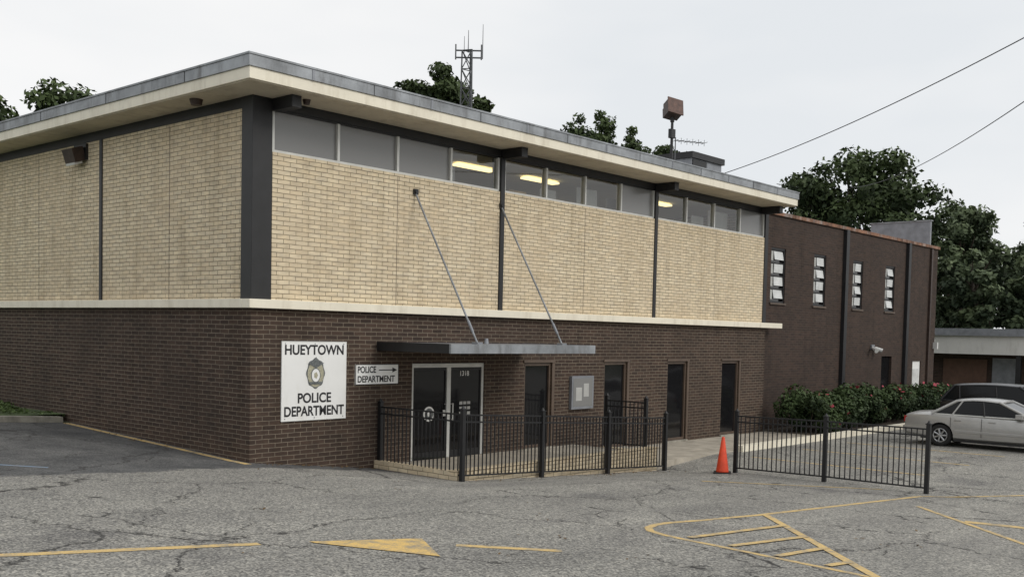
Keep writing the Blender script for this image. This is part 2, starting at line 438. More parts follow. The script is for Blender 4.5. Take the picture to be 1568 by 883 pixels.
b.box(.45,20.12,.03,.3,6.78,7.0,"black"); b.box(.015,.3,.36,D,6.74,7.0,"black")
for c in(.55,7.1,13.68,20.0): b.box(c-.11,c+.11,-.62,.03,6.72,6.965,"black")
b.obj("steel_frame_and_beams",B,.008)
b=MB()
for x in(3.69,10.3,17.0): b.box(x-.006,x+.006,.017,.03,3.13,5.9,"brown")
for y in(3.0,9.1,12.2,15.2): b.box(.027,.04,y-.007,y+.007,3.13,6.7,"brown")
b.obj("expansion_joints",B)
b=MB(); gl=MB()
nw=0
for bay,(a,c) in enumerate(((.47,6.96),(7.12,13.56),(13.70,20.12))):
    n=4; w=(c-a)/n
    b.box(a,c,.05,.2,5.955,6.0,"alu"); b.box(a,c,.06,.19,6.745,6.78,"black")
    for i in range(n+1):
        x=a+w*i; x=min(max(x,a+.03),c-.03); b.box(x-.03,x+.03,.045,.2,6.0,6.745,"alu")
    for i in range(n):
        kk="frosted" if nw in(0,1,2,7,11) else "glass"
        x0_,x1_=a+w*i+.03,a+w*(i+1)-.03
        gl.add([(x0_,.11,6.0),(x1_,.11,6.0),(x1_,.11,6.745),(x0_,.11,6.745)],[(0,1,2,3)],kk); nw+=1
b.obj("window_frames",B); gl.obj("window_panes",B,recalc=False)
b=MB()
b.box(.3,W-.3,7,7.1,3.12,6.9,"interior"); b.box(.3,W-.3,.3,7,6.80,6.84,"ceil"); b.box(.3,W-.3,.3,7,4.9,4.95,"interior")
for x0,x1,y,zt in((5.42,5.9,.5,6.45),(8.95,9.6,.45,6.3),(10.4,11.3,.4,6.5),(12.0,12.5,.6,6.4),(16.3,17.0,.5,6.35),(17.2,18.4,.45,6.6)):
    b.box(x0,x1,y,y+.03,5.6,zt,"blind")
for x in(5.6,9.5,12.6,15.2,17.6): b.box(x,x+.7,2.0,2.7,4.95,6.45,"paper")
b.obj("interior_rooms",B)
b=MB()
for x in(7.0,9.6,15.3): b.box(x,x+1.35,1.45,1.7,6.72,6.77,"tube")
for x,y in((3.5,4),(8,4.5),(13,4.2),(17.5,4.5)): b.box(x,x+1.3,y,y+.4,6.72,6.77,"tube")
b.obj("ceiling_fluorescent_lights",B)
# roof
b=MB()
x0,x1,y0,y1=-.74,20.42,-.98,D+.8
b.box(x0,x1,y0,y1,6.97,7.18,"trim")
b.box(x0-.03,x1+.03,y0-.03,y1+.03,7.18,7.38,"flash"); b.box(x0-.045,x1+.045,y0-.045,y1+.045,7.38,7.42,"flash")
b.box(x0+.2,x1-.2,y0+.2,y1-.2,7.42,7.43,"roofgravel")
b.obj("flat_roof",B,.006)
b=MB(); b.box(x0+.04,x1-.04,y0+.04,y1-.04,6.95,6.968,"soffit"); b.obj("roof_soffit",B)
b=MB()
for x in np.arange(2.1,20,3.05): b.box(x,x+.012,y0-.037,y0-.028,7.18,7.38,"ink")
for x in np.arange(.6,20,3.05): b.box(x,x+.06,y0-.039,y0-.0285,7.18,7.37,"grey")
for y in np.arange(1.1,18,3.05): b.box(x0-.037,x0-.028,y,y+.012,7.18,7.38,"ink")
b.obj("flashing_seams",B)
b=MB(); b.tube((-.40,1.3,6.95),(-.40,1.3,6.84),.13,.10,"bronze",14); b.tube((.9,-.45,6.95),(.9,-.45,6.86),.08,.06,"bronze",12); b.obj("soffit_lamps",B)
# entrance doors
b=MB()
dx0,dx1=4.19,6.53; zt=1.86; zb=-.3
b.box(dx0,dx0+.07,.03,.14,zb,zt,"alu"); b.box(dx1-.07,dx1,.03,.14,zb,zt,"alu"); b.box(dx0+.07,dx1-.07,.03,.14,zt-.09,zt,"alu")
mid=5.36
b.box(mid-.06,mid+.06,.02,.13,zb,zt-.09,"alu")
for a,c in((dx0+.07,mid-.06),(mid+.06,dx1-.07)):
    b.box(a,a+.035,.05,.1,zb,zt-.09,"black"); b.box(c-.035,c,.05,.1,zb,zt-.09,"black")
    b.box(a+.035,c-.035,.05,.1,zb,zb+.16,"black"); b.box(a+.035,c-.035,.05,.1,zt-.16,zt-.09,"black")
    b.box(a+.035,c-.035,.07,.078,zb+.16,zt-.16,"darkglass")
b.tube((mid-.10,-.02,.55),(mid-.10,-.02,.95),.014,.014,"alu"); b.tube((mid+.10,-.02,.55),(mid+.10,-.02,.95),.014,.014,"alu")
for s in(-.1,.1):
    for z in(.57,.93): b.tube((mid+s,-.02,z),(mid+s,.05,z),.01,.01,"alu")
b.box(mid-.19,mid-.07,.004,.012,.66,.80,"alu")
for z in(.9,.78,.66):
    for q in range(3): b.box(mid+.40+q*.13,mid+.50+q*.13,.063,.069,z,z+.07,"blind")
b.tube((4.78,.066,.72),(4.78,.060,.72),.17,.17,"white",28)
b.tube((4.78,.060,.72),(4.78,.056,.72),.13,.13,"badge_grey",24)
b.tube((4.78,.056,.72),(4.78,.052,.72),.06,.06,"white",6)
b.obj("entrance_doors",B)
text("1318",.16,(5.9,.062,1.62),B,"white",.002,name="door_number")
b=MB()
for i,(a,c) in enumerate(wins):
    z0=-.28 if i==0 else -.5
    b.box(a,a+.07,.04,.16,z0,1.86,"brown"); b.box(c-.07,c,.04,.16,z0,1.86,"brown")
    b.box(a+.07,c-.07,.04,.16,1.78,1.86,"brown"); b.box(a+.07,c-.07,.04,.16,z0,z0+.07,"brown")
    b.box(a+.07,c-.07,.09,.098,z0+.07,1.78,"darkglass")
    b.box(c-.001,c+.10,-.015,.02,z0,1.86,"brown")
    b.box(a-.05,c+.10,-.03,.05,1.861,1.93,"brown")
    b.box(a-.04,c+.04,-.07,.04,z0-.08,z0-.002,"kerb")
b.obj("lower_windows",B)
b=MB(); b.box(9.78,10.72,-.09,-.001,.63,1.5,"grey"); b.box(9.84,10.66,-.094,-.088,.70,1.44,"frosted")
b.box(9.95,10.2,-.097,-.093,.85,1.2,"blind"); b.box(10.28,10.5,-.097,-.093,.95,1.3,"blind"); b.obj("notice_case",B)
# canopy
b=MB(); CX0,CX1,CY=3.18,7.87,-2.2
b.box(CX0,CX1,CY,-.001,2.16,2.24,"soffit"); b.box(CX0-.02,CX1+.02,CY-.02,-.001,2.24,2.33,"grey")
b.box(CX0-.03,CX1+.03,CY-.03,CY+.02,2.15,2.34,"flash")
b.box(CX0-.03,CX0+.02,CY+.02,-.001,2.15,2.34,"black"); b.box(CX1-.02,CX1+.03,CY+.02,-.001,2.15,2.34,"grey")
for (xa,za) in((4.2,5.62),(7.0,5.62)):
    b.tube((xa,.02,za),(xa,-1.95,2.36),.022,.022,"flash",8)
    b.box(xa-.06,xa+.06,-.03,.02,za-.06,za+.06,"black"); b.tube((xa,-.05,za-.0),(xa,-.02,za),.045,.045,"black",10)
    b.box(xa-.08,xa+.08,-2.03,-1.87,2.33,2.38,"grey")
    m0=Vector((xa,.02,za)); m1=Vector((xa,-1.95,2.36)); q=m0.lerp(m1,.93); q2=m0.lerp(m1,.86); b.tube(q2,q,.032,.032,"grey",8)
b.tube((5.6,-.9,2.33),(5.6,-.9,2.45),.06,.04,"grey")
b.obj("entrance_canopy",B)
b=MB(); b.box(-.03,.03,6.55,7.15,6.35,6.72,"black")
b.box(-.30,-.03,6.6,7.1,6.30,6.62,"bronze",rot=(0,math.radians(-18),0)); b.box(-.26,-.06,6.65,7.05,6.24,6.29,"lamp",rot=(0,math.radians(-18),0)); b.obj("wall_floodlight",B)
b=MB()
b.box(17.8,19.7,1.5,2.8,7.43,8.42,"grey"); b.box(17.72,19.78,1.42,2.88,8.42,8.62,"black"); b.box(17.85,18.7,1.47,1.5,7.9,8.38,"black")
for z in(7.65,7.8,7.95,8.1): b.box(18.8,19.6,1.47,1.5,z,z+.05,"black")
b.obj("rooftop_hvac_unit")
b=MB(); X,Y=13.45,-.55
b.tube((X,Y,7.3),(X,Y,8.70),.045,.038,"black",8); b.box(X-.11,X+.09,Y-.06,Y+.05,8.15,8.4,"black"); b.box(X-.1,X+.1,Y-.1,Y+.1,7.42,7.5,"grey")
R=(math.radians(-24),math.radians(10),math.radians(-30))
b.box(X-.21,X+.21,Y-.15,Y+.15,8.73,9.17,"bronze",rot=R,about=(X,Y,8.95)); b.box(X-.24,X+.24,Y-.18,Y-.15,8.70,9.20,"lamprust",rot=R,about=(X,Y,8.95))
b.box(X-.17,X+.17,Y+.15,Y+.27,8.79,9.09,"bronze",rot=R,about=(X,Y,8.95))
b.tube((X,Y,8.6),(X,Y,8.8),.06,.06,"black")
b.obj("floodlight")
b=MB(); X,Y=16.5,1.3
b.tube((X,Y,7.42),(X,Y,8.85),.022,.018,"steel",6); b.tube((X-.05,Y,8.75),(X+.9,Y-.5,8.75),.014,.014,"steel",6)
for i in range(6):
    t=i/5; c=Vector((X+.9*t,Y-.5*t,8.75)); dd=Vector((.5,.9,0)).normalized()*.2; b.tube(c-dd,c+dd,.008,.008,"steel",5); b.tube(c+Vector((0,0,-.1)),c+Vector((0,0,.1)),.008,.008,"steel",5)
b.obj("yagi_antenna")

# ------------------------------------------------------------ signs
sg=empty("police_department_sign")
b=MB(); b.box(.70,2.31,-.03,-.001,.75,2.33,"white"); b.obj("panel",sg,.004)
b=MB()
for a in((.70,2.31,2.318,2.33),(.70,2.31,.75,.762)): b.box(a[0],a[1],-.034,-.03,a[2],a[3],"alu")
for x in(.78,1.5,2.23):
    for z in(.80,2.28): b.tube((x,-.03,z),(x,-.036,z),.012,.012,"grey",8)
b.obj("edge_trim",sg)
text("HUEYTOWN",.27,(1.5,-.032,2.15),sg,bold=.007,xs=.95)
text("POLICE",.27,(1.5,-.032,1.19),sg,bold=.007,xs=.95)
text("DEPARTMENT",.27,(1.505,-.032,.93),sg,bold=.007,xs=.88)
b=MB(); cx,cz=1.52,1.69
def ell(mb,cx,cz,rx,rz,y0,y1,k,n=32,fn=lambda t:1):
    vs=[(cx+rx*fn(t)*math.cos(t),y,cz+rz*fn(t)*math.sin(t)) for y in(y0,y1) for t in(2*math.pi*i/n for i in range(n))]
    mb.add(vs,[tuple(range(n))[::-1]]+[tuple(range(n,2*n))]+[(i,(i+1)%n,n+(i+1)%n,n+i) for i in range(n)],k)
ell(b,cx,cz,.225,.30,-.031,-.035,"badge_grey",48,lambda t:1+.05*math.cos(8*t))
ell(b,cx,cz-.01,.20,.265,-.035,-.038,"gold",40)
ell(b,cx,cz-.04,.12,.15,-.038,-.040,"badge_grey",32)
ell(b,cx,cz-.04,.10,.13,-.040,-.042,"white",32)
ell(b,cx,cz-.04,.05,.07,-.042,-.044,"gold",5)
b.add([(cx-.2,-.046,cz+.2),(cx-.05,-.046,cz+.13),(cx,-.046,cz+.10),(cx+.05,-.046,cz+.13),(cx+.2,-.046,cz+.2),(cx+.06,-.046,cz+.25),(cx,-.046,cz+.33),(cx-.06,-.046,cz+.25)],[(0,1,2,3,4,5,6,7)],"badge_grey")
b.box(cx-.15,cx+.15,-.046,-.038,cz-.22,cz-.17,"badge_grey")
b.obj("badge_emblem",sg)
s2=empty("directional_sign")
b=MB(); b.box(2.56,3.76,-.025,-.001,1.43,1.86,"white")
b.box(2.56,3.76,-.029,-.025,1.43,1.442,"ink");b.box(2.56,3.76,-.029,-.025,1.848,1.86,"ink");b.box(2.56,2.572,-.029,-.025,1.442,1.848,"ink");b.box(3.748,3.76,-.029,-.025,1.442,1.848,"ink")
b.box(3.2,3.6,-.029,-.025,1.725,1.745,"ink"); b.add([(3.58,-.03,1.79),(3.58,-.03,1.68),(3.71,-.03,1.735)],[(0,1,2)],"ink")
b.obj("panel",s2)
text("POLICE",.19,(2.61,-.027,1.74),s2,bold=.004,align="LEFT",xs=.82)
text("DEPARTMENT",.19,(2.61,-.027,1.54),s2,bold=.004,align="LEFT",xs=.87)

# ------------------------------------------------------------ platform, retaining wall, walkway
b=MB(); b.box(3.3,10.0,-2.3,-.001,-1.1,-.3,"concrete"); b.obj("entrance_landing")
b=MB(); b.box(3.12,10.2,-2.5,-2.3,-1.2,-.19,"cream"); b.box(3.12,3.3,-2.3,-.001,-1.2,-.19,"cream"); b.box(10.0,10.2,-2.3,-.9,-1.2,-.28,"cream")
b.box(3.1,10.22,-2.52,-2.28,-.19,-.16,"cream")
b.obj("brick_retaining_wall")
b=MB(); b.box(10.2,20.6,-2.4,-.001,-.9,-.55,"concrete"); b.box(20.6,34.5,-2.4,0.29,-.9,-.53,"soil"); b.box(34.5,60,-2.4,0,-.9,-.55,"concrete"); b.obj("walkway")
b=MB(); b.box(14.3,40,-2.62,-2.4,-.9,-.40,"trim"); b.obj("kerb")

def fence(name,pts,h=1.32,base=None):
    b=MB()
    P=[Vector((x,y,(g(x,y) if base is None else base))) for x,y in pts]
    for p in P:
        b.box(p.x-.042,p.x+.042,p.y-.042,p.y+.042,p.z-.2,p.z+h,"fence"); b.box(p.x-.055,p.x+.055,p.y-.055,p.y+.055,p.z+h,p.z+h+.02,"fence")
        b.tube((p.x,p.y,p.z+h+.02),(p.x,p.y,p.z+h+.08),.045,.012,"fence",8)
    for p,q in zip(P,P[1:]):
        d=q-p; L=d.length; n=int(L/.115)
        for z in(.12,h-.24,h-.10):
            b.tube(p+Vector((0,0,z)),q+Vector((0,0,z)),.022,.022,"fence",4,False)
        for i in range(1,n):
            c=p+d*i/n; b.box(c.x-.010,c.x+.010,c.y-.010,c.y+.010,c.z+.12,c.z+h-.10,"fence")
    return b.obj(name)
fence("metal_fence",[(3.22,-.08),(3.15,-2.60),(5.6,-2.60),(8.0,-2.60),(10.4,-2.60)],1.42)
fence("metal_fence",[(10.4,-4.58),(10.4,-6.8),(10.4,-9.05)],1.45)
fence("metal_fence",[(10.1,-2.2),(10.1,-1.0)],1.3,-.28)

b=MB(); n=24; zc=g(9.85,-4.55)
b.box(9.85-.2,9.85+.2,-4.55-.2,-4.55+.2,zc+.004,zc+.04,"rubber",rot=(0,0,.5))
prof=[(.15,.04),(.145,.07),(.035,.84),(.025,.86)]
b.loft([[(9.85+r*math.cos(2*math.pi*i/n),-4.55+r*math.sin(2*math.pi*i/n),zc+z) for i in range(n)] for r,z in prof],"orange")
b.obj("traffic_cone")

# ------------------------------------------------------------ annex building
A=empty("brick_annex_building")
AY=.3
b=MB()
aw=[(21.17,22.24),(24.5,25.5),(27.95,28.9),(31.2,32.2)]
opening_wall(b,20.36,37.2,AY,AY+.3,2.6,6.85,[(a,c,3.84,5.75) for a,c in aw],"darkb")
opening_wall(b,20.36,37.2,AY,AY+.3,-1.2,2.6,[(31.1,32.2,-.55,1.97),(34.6,35.6,-.55,1.75)],"darkb")
b.box(36.9,37.2,AY+.3,13,-1.2,6.85,"darkb"); b.box(20.36,36.9,12.7,13,-1.2,6.85,"darkb")
b.obj("brick_walls",A)
b=MB(); b.box(20.36,37.28,AY-.07,13.1,6.85,6.97,"rust"); b.box(36.95,37.1,AY+.3,3.4,6.97,8.15,"grey"); b.box(36.90,37.15,AY+.25,3.45,8.15,8.2,"flash"); b.obj("roof_coping",A)
b=MB()
for x in(27.1,33.5): b.box(x-.13,x+.13,AY-.14,AY-.001,-1,6.85,"black")
b.box(36.2,36.35,AY-.1,AY-.001,-1,6.8,"bronze"); b.obj("downspouts",A)
b=MB()
for wi,(a,c) in enumerate(aw):
    b.box(a,a+.06,AY+.03,AY+.12,3.84,5.75,"black"); b.box(c-.06,c,AY+.03,AY+.12,3.84,5.75,"black")
    b.box(a+.06,c-.06,AY+.03,AY+.12,5.69,5.75,"black"); b.box(a+.06,c-.06,AY+.03,AY+.12,3.84,3.9,"black")
    b.box(a+.06,c-.06,AY+.12,AY+.13,3.9,5.69,"darkglass")
    for j in range(4):
        z=3.92+j*.445; b.box(a+.34,c-.08,AY+.06,AY+.085,z+.08,z+.38,"pane_lt",rot=(math.radians(-10+6*((wi+j)%3)),0,0)); b.box(a+.06,c-.06,AY+.05,AY+.1,z+.40,z+.43,"black")
        b.box(a+.10,a+.30,AY+.08,AY+.09,z+.05,z+.38,"blind")
    b.box(a-.05,c+.05,AY-.05,AY+.03,3.78,3.838,"brown")
b.box(31.1,32.2,AY+.1,AY+.16,-.55,1.97,"darkglass"); b.box(34.6,35.6,AY+.05,AY+.12,-.55,1.75,"white")
b.box(34.75,35.45,AY+.04,AY+.05,.3,1.4,"pane_lt")
b.obj("windows_and_doors",A)
b=MB()
b.box(29.9,30.2,AY-.06,AY-.001,2.25,2.45,"grey")
for dx in(-.12,.12): b.tube((30.05+dx,AY-.08,2.32),(30.05+dx*2.2,AY-.32,2.2),.06,.10,"lamp",12)
b.box(37.0,37.15,AY-.2,AY-.001,2.3,2.6,"lamp"); b.obj("security_lights",A)

# ------------------------------------------------------------ low building far right
L=empty("low_office_building")
b=MB(); b.box(50,62,-26,12,-.7,2.0,"darkb"); b.obj("brick_walls",L)
b=MB(); b.box(48.6,63,-27,13,2.0,3.02,"offwhite"); b.box(48.4,63.2,-27.2,13.2,3.02,3.42,"grey"); b.obj("roof_fascia",L)
b=MB()
b.box(49.93,50.0,1.8,4.2,-.6,1.7,"brickred")
for y in(-.4,-3.6,-7,-10.5): b.box(49.93,50,y-1.6,y,.2,1.8,"darkglass"); b.box(49.9,49.93,y-1.65,y+.05,.1,.2,"white")
b.box(49.9,49.95,.1,1.5,-.6,1.8,"grey")
for y in(-22,-14,-6,-.3,9): b.box(48.7,48.95,y,y+.25,-.7,2.0,"black")
b.obj("windows_and_posts",L)

# ------------------------------------------------------------ vehicles
def apply_bool(o,cutters):
    for c in cutters:
        m=o.modifiers.new("b","BOOLEAN"); m.object=c; m.operation="DIFFERENCE"; m.solver="EXACT"
    bpy.context.view_layer.update()
    dg=bpy.context.evaluated_depsgraph_get()
    me=bpy.data.meshes.new_from_object(o.evaluated_get(dg))
    o.modifiers.clear(); o.data=me
    for c in cutters: bpy.data.objects.remove(c)
def car(name,loc,rotz,kpaint,st,gh,axles,wr,L):
    E=empty(name,loc,(0,0,rotz))
    def ring(s,w,zb,zs,zt):
        h=[(0,zb),(w*.82,zb),(w*.97,zb+.10),(w,zb+.28),(w*.995,zs-.12),(w*.95,zs),(w*.84,zt-.015),(w*.4,zt+.015)]
        return [(s,y,z) for y,z in h]+[(s,0,zt+.02)]+[(s,-y,z) for y,z in h[::-1][:-1]]
    b=MB(); b.loft([ring(*r) for r in st],kpaint); body=b.obj("body",E)
    cut=[]
    for ax in axles:
        c=MB(); c.tube((ax,-1.3,wr),(ax,1.3,wr),wr+.06,wr+.06,"rubber",28,False); co=c.obj("cut",E); cut.append(co)
    apply_bool(body,cut)
    for p in body.data.polygons: p.use_smooth=True
    es=body.modifiers.new("e","EDGE_SPLIT"); es.split_angle=math.radians(38)
    (s0,w0,z0),(s1,w1,z1),(s2,w2,z2),(s3,w3,z3)=gh
    b=MB()
    b.add([(s0,-w0,z0),(s1,-w1,z1),(s2,-w2,z2),(s3,-w3,z3),(s0,w0,z0),(s1,w1,z1),(s2,w2,z2),(s3,w3,z3)],
          [(0,1,2,3),(4,7,6,5),(0,4,5,1),(3,2,6,7)],"carglass")
    b.obj("windows",E)
    b=MB()
    rr=[]
    for t in np.linspace(0,1,9):
        s=s1-.08+(s2-s1+.16)*t; z=z1+(z2-z1)*t+.05*math.sin(math.pi*t)-.015; w=w1+(w2-w1)*t+.02
        rr.append([(s,-w,z-.02),(s,-w*.97,z+.02),(s,-w*.6,z+.05),(s,0,z+.06),(s,w*.6,z+.05),(s,w*.97,z+.02),(s,w,z-.02),(s,0,z-.01)])
    b.loft(rr,kpaint)
    for sg_ in(-1,1):
        for (a,c,r) in (((s0,w0,z0),(s1,w1,z1),.05),((s3,w3,z3),(s2,w2,z2),.04)):
            b.tube((a[0],sg_*a[1],a[2]),(c[0],sg_*c[1],c[2]),r,r,kpaint,8)
        m=(s0+s3)/2
        b.tube((m+.1,sg_*(w0+.005),z0),(m,sg_*(w1+.01),z1),.035,.03,"black",6)
        b.tube((s0+.62,sg_*(w0+.0),z0),(s1+.16,sg_*(w1+.01),z1),.028,.028,kpaint,6)
        b.tube((s0,sg_*w0,z0),(s3,sg_*w3,z3),.022,.022,"alu" if kpaint=="silver" else kpaint,6)
        b.box(s3-.45,s3-.25,sg_*(w3+.08)-.09,sg_*(w3+.08)+.09,z3,z3+.14,kpaint)
        wy=max(r[1] for r in st)*sg_
        for s in(m+.25,axles[0]+.42): b.box(s,s+.20,wy-.015,wy+.025,z0-.17,z0-.13,kpaint)
        for s in(m+.05,axles[0]+.30,s3-.1): b.box(s,s+.012,wy-.01,wy+.002,.35,z0-.06,"black")
        b.box(axles[0]+.45,axles[1]-.45,wy-.01,wy+.012,.46,.53,kpaint)
        b.box(axles[0]+.4,axles[1]-.4,wy*.9-.02,wy*.9+.02,.17,.24,"black")
        b.box(-.0,.22,sg_*.62-.16,sg_*.62+.16,.68,.86,"tail")
        b.box(L-.22,L-.02,sg_*.55-.16,sg_*.55+.16,.55,.68,"lamp")
    b.box(-.05,.2,-.72,.72,.36,.56,kpaint); b.box(-.03,0,-.2,.2,.6,.72,"lamp")
    b.box(.5,L-.5,-.7,.7,.2,.75,"rubber")
    b.obj("trim_and_pillars",E,.01)
    b=MB()
    for ax in axles:
        for sg_ in(-1,1):
            y=sg_*(max(r[1] for r in st)-.04); yi=y-sg_*.22
            prof=[(wr*.62,yi),(wr*.95,yi),(wr,yi+sg_*.04),(wr,y-sg_*.03),(wr*.93,y),(wr*.66,y),(wr*.62,y-sg_*.03)]
            n=28
            b.loft([[(ax+r*math.cos(2*math.pi*i/n),yy,wr+r*math.sin(2*math.pi*i/n)) for i in range(n)] for r,yy in prof],"rubber",caps=False)
            b.tube((ax,y-sg_*.10,wr),(ax,y-sg_*.08,wr),wr*.62,wr*.62,"black",24)
            b.loft([[(ax+r*math.cos(2*math.pi*i/n),yy,wr+r*math.sin(2*math.pi*i/n)) for i in range(n)] for r,yy in((wr*.66,y-sg_*.02),(wr*.64,y+sg_*.004),(wr*.56,y-sg_*.02))],"rim",caps=False)
            for kx in range(7):
                t=2*math.pi*kx/7; b.tube((ax,y-sg_*.02,wr),(ax+wr*.6*math.cos(t),y-sg_*.015,wr+wr*.6*math.sin(t)),.03,.035,"rim",6)
            b.tube((ax,y-sg_*.05,wr),(ax,y+sg_*.0,wr),.06,.05,"rim",12)
    b.obj("wheels",E)
    return E
sed=[(0,.70,.36,.78,.84),(.05,.80,.30,.86,.93),(.25,.86,.26,.92,.99),(.7,.90,.22,.94,1.02),(1.2,.91,.20,.94,1.02),(1.9,.915,.19,.93,.99),(2.8,.915,.19,.92,.98),(3.6,.91,.20,.90,.98),(4.1,.89,.22,.84,.93),(4.6,.86,.24,.74,.83),(4.9,.78,.30,.62,.72),(5.0,.66,.36,.56,.64)]
car("silver_sedan",(21.75,-4.55,g(21,-4)),-math.pi/2,"silver",sed,[(.85,.80,.98),(1.55,.62,1.40),(2.75,.62,1.42),(3.75,.80,.97)],(1.15,3.98),.335,5.0)
suv=[(0,.78,.45,.95,1.05),(.05,.88,.38,1.15,1.22),(.3,.92,.32,1.20,1.26),(1.0,.94,.30,1.20,1.26),(2.0,.94,.30,1.18,1.24),(3.3,.94,.30,1.12,1.18),(3.9,.92,.32,1.0,1.08),(4.4,.88,.34,.92,1.0),(4.7,.76,.42,.74,.84)]
car("black_suv",(25.6,-4.3,g(25,-4)),-math.pi/2,"blackcar",suv,[(.06,.84,1.22),(.45,.70,1.72),(2.5,.70,1.76),(3.5,.84,1.16)],(.95,3.75),.38,4.7)

# ------------------------------------------------------------ rose bushes
rng=np.random.default_rng(9)
for i in range(6):
    cx=21.6+i*2.15; E=empty("rose_bush")
    cen=[];ra=[];ti=[]
    for j in range(18):
        cen.append((cx+rng.uniform(-1.15,1.15),-1.25+rng.uniform(-.65,.65),-.15+rng.uniform(0,.72))); ra.append(rng.uniform(.30,.55)); ti.append(rng.uniform(.05,.65))
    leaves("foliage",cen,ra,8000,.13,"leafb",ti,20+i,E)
    nb=6+3*(i%3)
    leaves("blooms",[(c[0],c[1],c[2]+.12) for c in cen[:nb]],[r*1.02 for r in ra[:nb]],14+16*i,.14,"bloom",[.5]*nb,50+i,E,aspect=1)
    b=MB()
    for c in cen[:9]: b.tube((cx+(c[0]-cx)*.3,-1.25,-.55),c,.02,.008,"bark",5)
    b.obj("stems",E)

# ------------------------------------------------------------ trees
def tree(name,x,y,H,R,seed,n=9000,leaf=.42,mat="leaf",crown=.36,nc=80,flat=3.0,rs=1.0):
    rng=np.random.default_rng(seed); E=empty(name,(x,y,g(x,y)))
    cz=H*(1-crown); cen=[];ra=[];ti=[]
    while len(cen)<nc:
        p=rng.uniform(-1,1,3)
        d=(np.abs(p)**flat).sum()**(1/flat)
        if d>1 or d<.42: continue
        if p[2]<-.8: continue
        k=rng.uniform(.74,.96)
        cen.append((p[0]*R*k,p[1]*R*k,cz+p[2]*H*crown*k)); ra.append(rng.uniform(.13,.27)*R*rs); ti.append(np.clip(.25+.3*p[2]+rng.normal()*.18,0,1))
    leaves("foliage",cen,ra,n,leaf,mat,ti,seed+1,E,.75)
    b=MB(); pts=[Vector((0,0,-.3)),Vector((.15,.1,H*.25)),Vector((-.1,.2,H*.45)),Vector((.1,0,H*.7))]; rr=[.045*R+.12,.04*R+.08,.03*R+.05,.06]
    for i in range(3): b.tube(pts[i],pts[i+1],rr[i],rr[i+1],"bark",10)
    for i,c in enumerate(cen[:30]):
        t=rng.uniform(.3,1); st=pts[1].lerp(pts[3],t); m=st.lerp(Vector(c),.5)+Vector((0,0,.4)); b.tube(st,m,.11,.07,"bark",6); b.tube(m,Vector(c),.07,.02,"bark",6)
    b.obj("trunk_and_limbs",E)
    return E
tree("oak_tree",32.0,27.7,18.7,3.5,1,19000,.32,crown=.24,nc=95,flat=3.6)
tree("oak_tree",16.8,43.0,16.9,4.4,2,14000,.38,nc=95)
tree("oak_tree",10.2,45.6,17.2,5.0,12,14000,.40,nc=95)
tree("oak_tree",62,14.8,17.4,6.6,3,25000,.38,crown=.36,nc=130,flat=2.3)
tree("oak_tree",54.6,34,21.2,3.0,4,12000,.34,nc=100,flat=3,crown=.28,rs=1.2)
tree("oak_tree",57.3,31,20.0,2.6,5,10000,.34,nc=100,flat=3,crown=.28,rs=1.2)
tree("oak_tree",59.6,28.4,18.9,2.6,6,10000,.34,nc=100,flat=3,crown=.28,rs=1.2)
tree("oak_tree",86,15,16.6,5.4,7,13000,.48,"leafh",.42)
tree("oak_tree",92,7,15.6,6.4,8,14000,.52,"leafh",.42,nc=100)
tree("oak_tree",80,4,11.6,5.4,9,11000,.48,"leafh",.42)
tree("oak_tree",96,-4,15.0,6.5,10,12000,.55,"leafh",.42)
tree("oak_tree",76,11,11.5,4.0,11,9000,.45,"leafh",.42)
rng=np.random.default_rng(77)
cen=[];ra=[];ti=[]
for i in range(420):
    a=math.radians(rng.uniform(-35,100)); d=rng.uniform(115,150); x=-11+d*math.cos(a); y=-16+d*math.sin(a)
    hh=8+3*math.sin(a*9)+2*math.sin(a*23)
    cen.append((x,y,rng.uniform(-1,hh))); ra.append(rng.uniform(2.2,4.2)); ti.append(rng.uniform(.05,.6))
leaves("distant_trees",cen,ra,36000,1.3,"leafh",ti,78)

# ------------------------------------------------------------ lattice tower
b=MB(); TX,TY,TH=26.0,19.75,17.5
def leg(i,z):
    r=.54-.25*z/TH; t=2*math.pi*i/3+.4; return Vector((TX+r*math.cos(t),TY+r*math.sin(t),z))
nz=18
for i in range(3): b.tube(leg(i,-.6),leg(i,TH-.9),.05,.042,"steel",6)
for j in range(nz):
    z0=(TH-.9)*j/nz; z1=(TH-.9)*(j+1)/nz
    for i in range(3):
        b.tube(leg(i,z0),leg((i+1)%3,z1),.026,.026,"steel",5); b.tube(leg((i+1)%3,z0),leg(i,z1),.026,.026,"steel",5); b.tube(leg(i,z1),leg((i+1)%3,z1),.026,.026,"steel",5)
zc=TH-1.0
dv=Vector((.663,-.749,0)); c=Vector((TX,TY,zc))
for off,h in((-.62,-.35),(.66,-.35)): b.tube(c+dv*off+Vector((0,0,h)),c+dv*off+Vector((0,0,h+.75)),.04,.04,"steel",6)
for zz in(-.25,.1): b.tube(c-dv*.62+Vector((0,0,zz)),c+dv*.68+Vector((0,0,zz)),.04,.04,"steel",6)
b.tube(c,c+Vector((0,0,1.1)),.028,.015,"steel",6); b.tube(c+dv*.72+Vector((0,0,-.3)),c+dv*.72+Vector((0,0,1.4)),.025,.014,"steel",6)
b.tube(c-dv*.2,c-dv*.2+Vector((0,0,.8)),.02,.012,"steel",6)
b.obj("lattice_radio_tower")

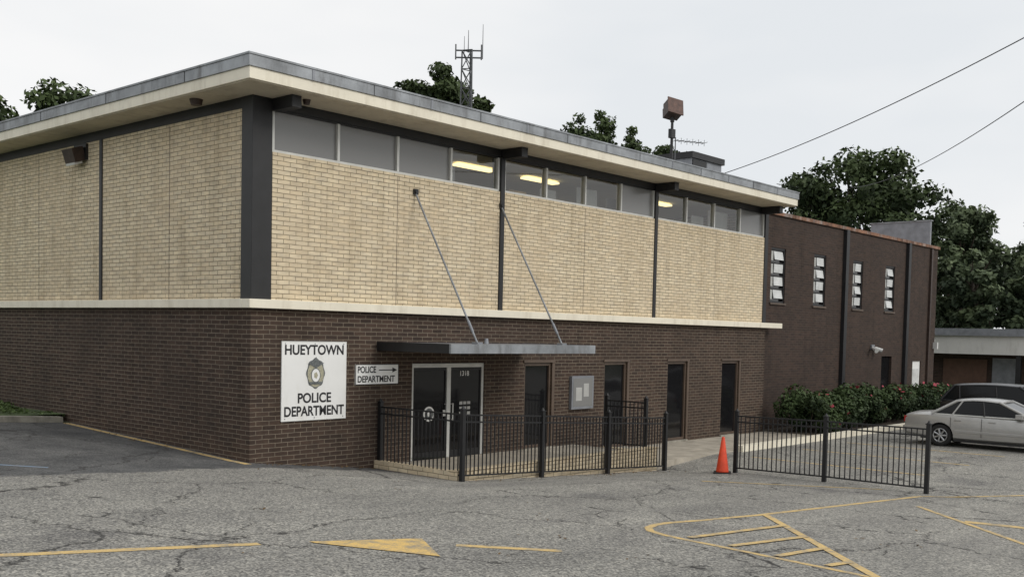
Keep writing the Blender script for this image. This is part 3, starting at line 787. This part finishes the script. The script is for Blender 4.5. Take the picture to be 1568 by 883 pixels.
# ------------------------------------------------------------ power lines and poles
def wire(mb,p,q,sag,r=.018,n=24):
    p=Vector(p);q=Vector(q);last=None
    for i in range(n+1):
        t=i/n; c=p.lerp(q,t)-Vector((0,0,sag*4*t*(1-t)))
        if last is not None: mb.tube(last,c,r,r,"ink",5,True,False)
        last=c
b=MB(); wire(b,(19.5,2.4,7.9),(10.9,-11.7,9.2),.32,.013); wire(b,(45,8,11.2),(10.9,-11.7,8.2),.6,.013); b.obj("power_line")
b=MB(); b.tube((10.9,-11.75,-1),(10.9,-11.75,9.8),.15,.11,"bark",12); b.box(10.1,11.7,-11.82,-11.7,9.1,9.22,"bark"); b.obj("utility_pole")
for x,y,h in((66,-.2,8),(72,.8,9.5)):
    b=MB(); b.tube((x,y,-1),(x,y,h),.14,.10,"bark",8); b.box(x-.05,x+.05,y-.9,y+.9,h-.7,h-.58,"bark"); b.obj("utility_pole")

# ------------------------------------------------------------ camera
yaw=math.radians(41.5); pt=math.radians(2.72); roll=.022
f=Vector((math.cos(yaw)*math.cos(pt),math.sin(yaw)*math.cos(pt),-math.sin(pt)))
r0=Vector((math.sin(yaw),-math.cos(yaw),0)); u0=r0.cross(f)
r=r0*math.cos(roll)+u0*math.sin(roll); u=r.cross(f)
Mx=Matrix((r,u,-f)).transposed().to_4x4(); Mx.translation=Vector((-11.38,-16.72,2.57))
cd=bpy.data.cameras.new("camera"); cam=bpy.data.objects.new("camera",cd); COL.objects.link(cam); cam.matrix_world=Mx
cd.sensor_width=36; cd.lens=36.27; cd.shift_y=.092; cd.clip_end=3000; S.camera=cam

# ------------------------------------------------------------ light
el=math.radians(36); az=Vector((.35,-.93,0)).normalized()
sd=Vector((az.x*math.cos(el),az.y*math.cos(el),math.sin(el)))
sl=bpy.data.lights.new("sun","SUN"); sl.energy=1.4; sl.angle=math.radians(26); sl.color=(1,.965,.91)
so=bpy.data.objects.new("sun",sl); COL.objects.link(so); so.rotation_euler=(-sd).to_track_quat("-Z","Y").to_euler(); so.location=(0,0,40)
w=bpy.data.worlds.new("World"); S.world=w; w.use_nodes=True; nt=w.node_tree
bg=nt.nodes["Background"]; sk=nt.nodes.new("ShaderNodeTexSky"); sk.sky_type="NISHITA"; sk.sun_disc=False
sk.sun_elevation=el; sk.sun_rotation=math.atan2(sd.x,sd.y)
hs=nt.nodes.new("ShaderNodeHueSaturation"); hs.inputs["Saturation"].default_value=.25; nt.links.new(sk.outputs[0],hs.inputs["Color"])
tc=nt.nodes.new("ShaderNodeTexCoord").outputs["Generated"]
cn=noise(nt,mapped(nt,tc,(1,1,3)),1.6,4,.55)
cc=ramp(nt,cn,[(.35,(.78,.81,.84)),(.65,(.93,.93,.93))])
sc=nt.nodes.new("ShaderNodeVectorMath"); sc.operation="SCALE"; sc.inputs["Scale"].default_value=9.6; nt.links.new(cc,sc.inputs[0])
mx=mixc(nt,hs.outputs[0],sc.outputs[0],.9)
nt.links.new(mx,bg.inputs[0]); bg.inputs[1].default_value=.110
S.view_settings.view_transform="Standard"; S.view_settings.look="None"; S.view_settings.exposure=0
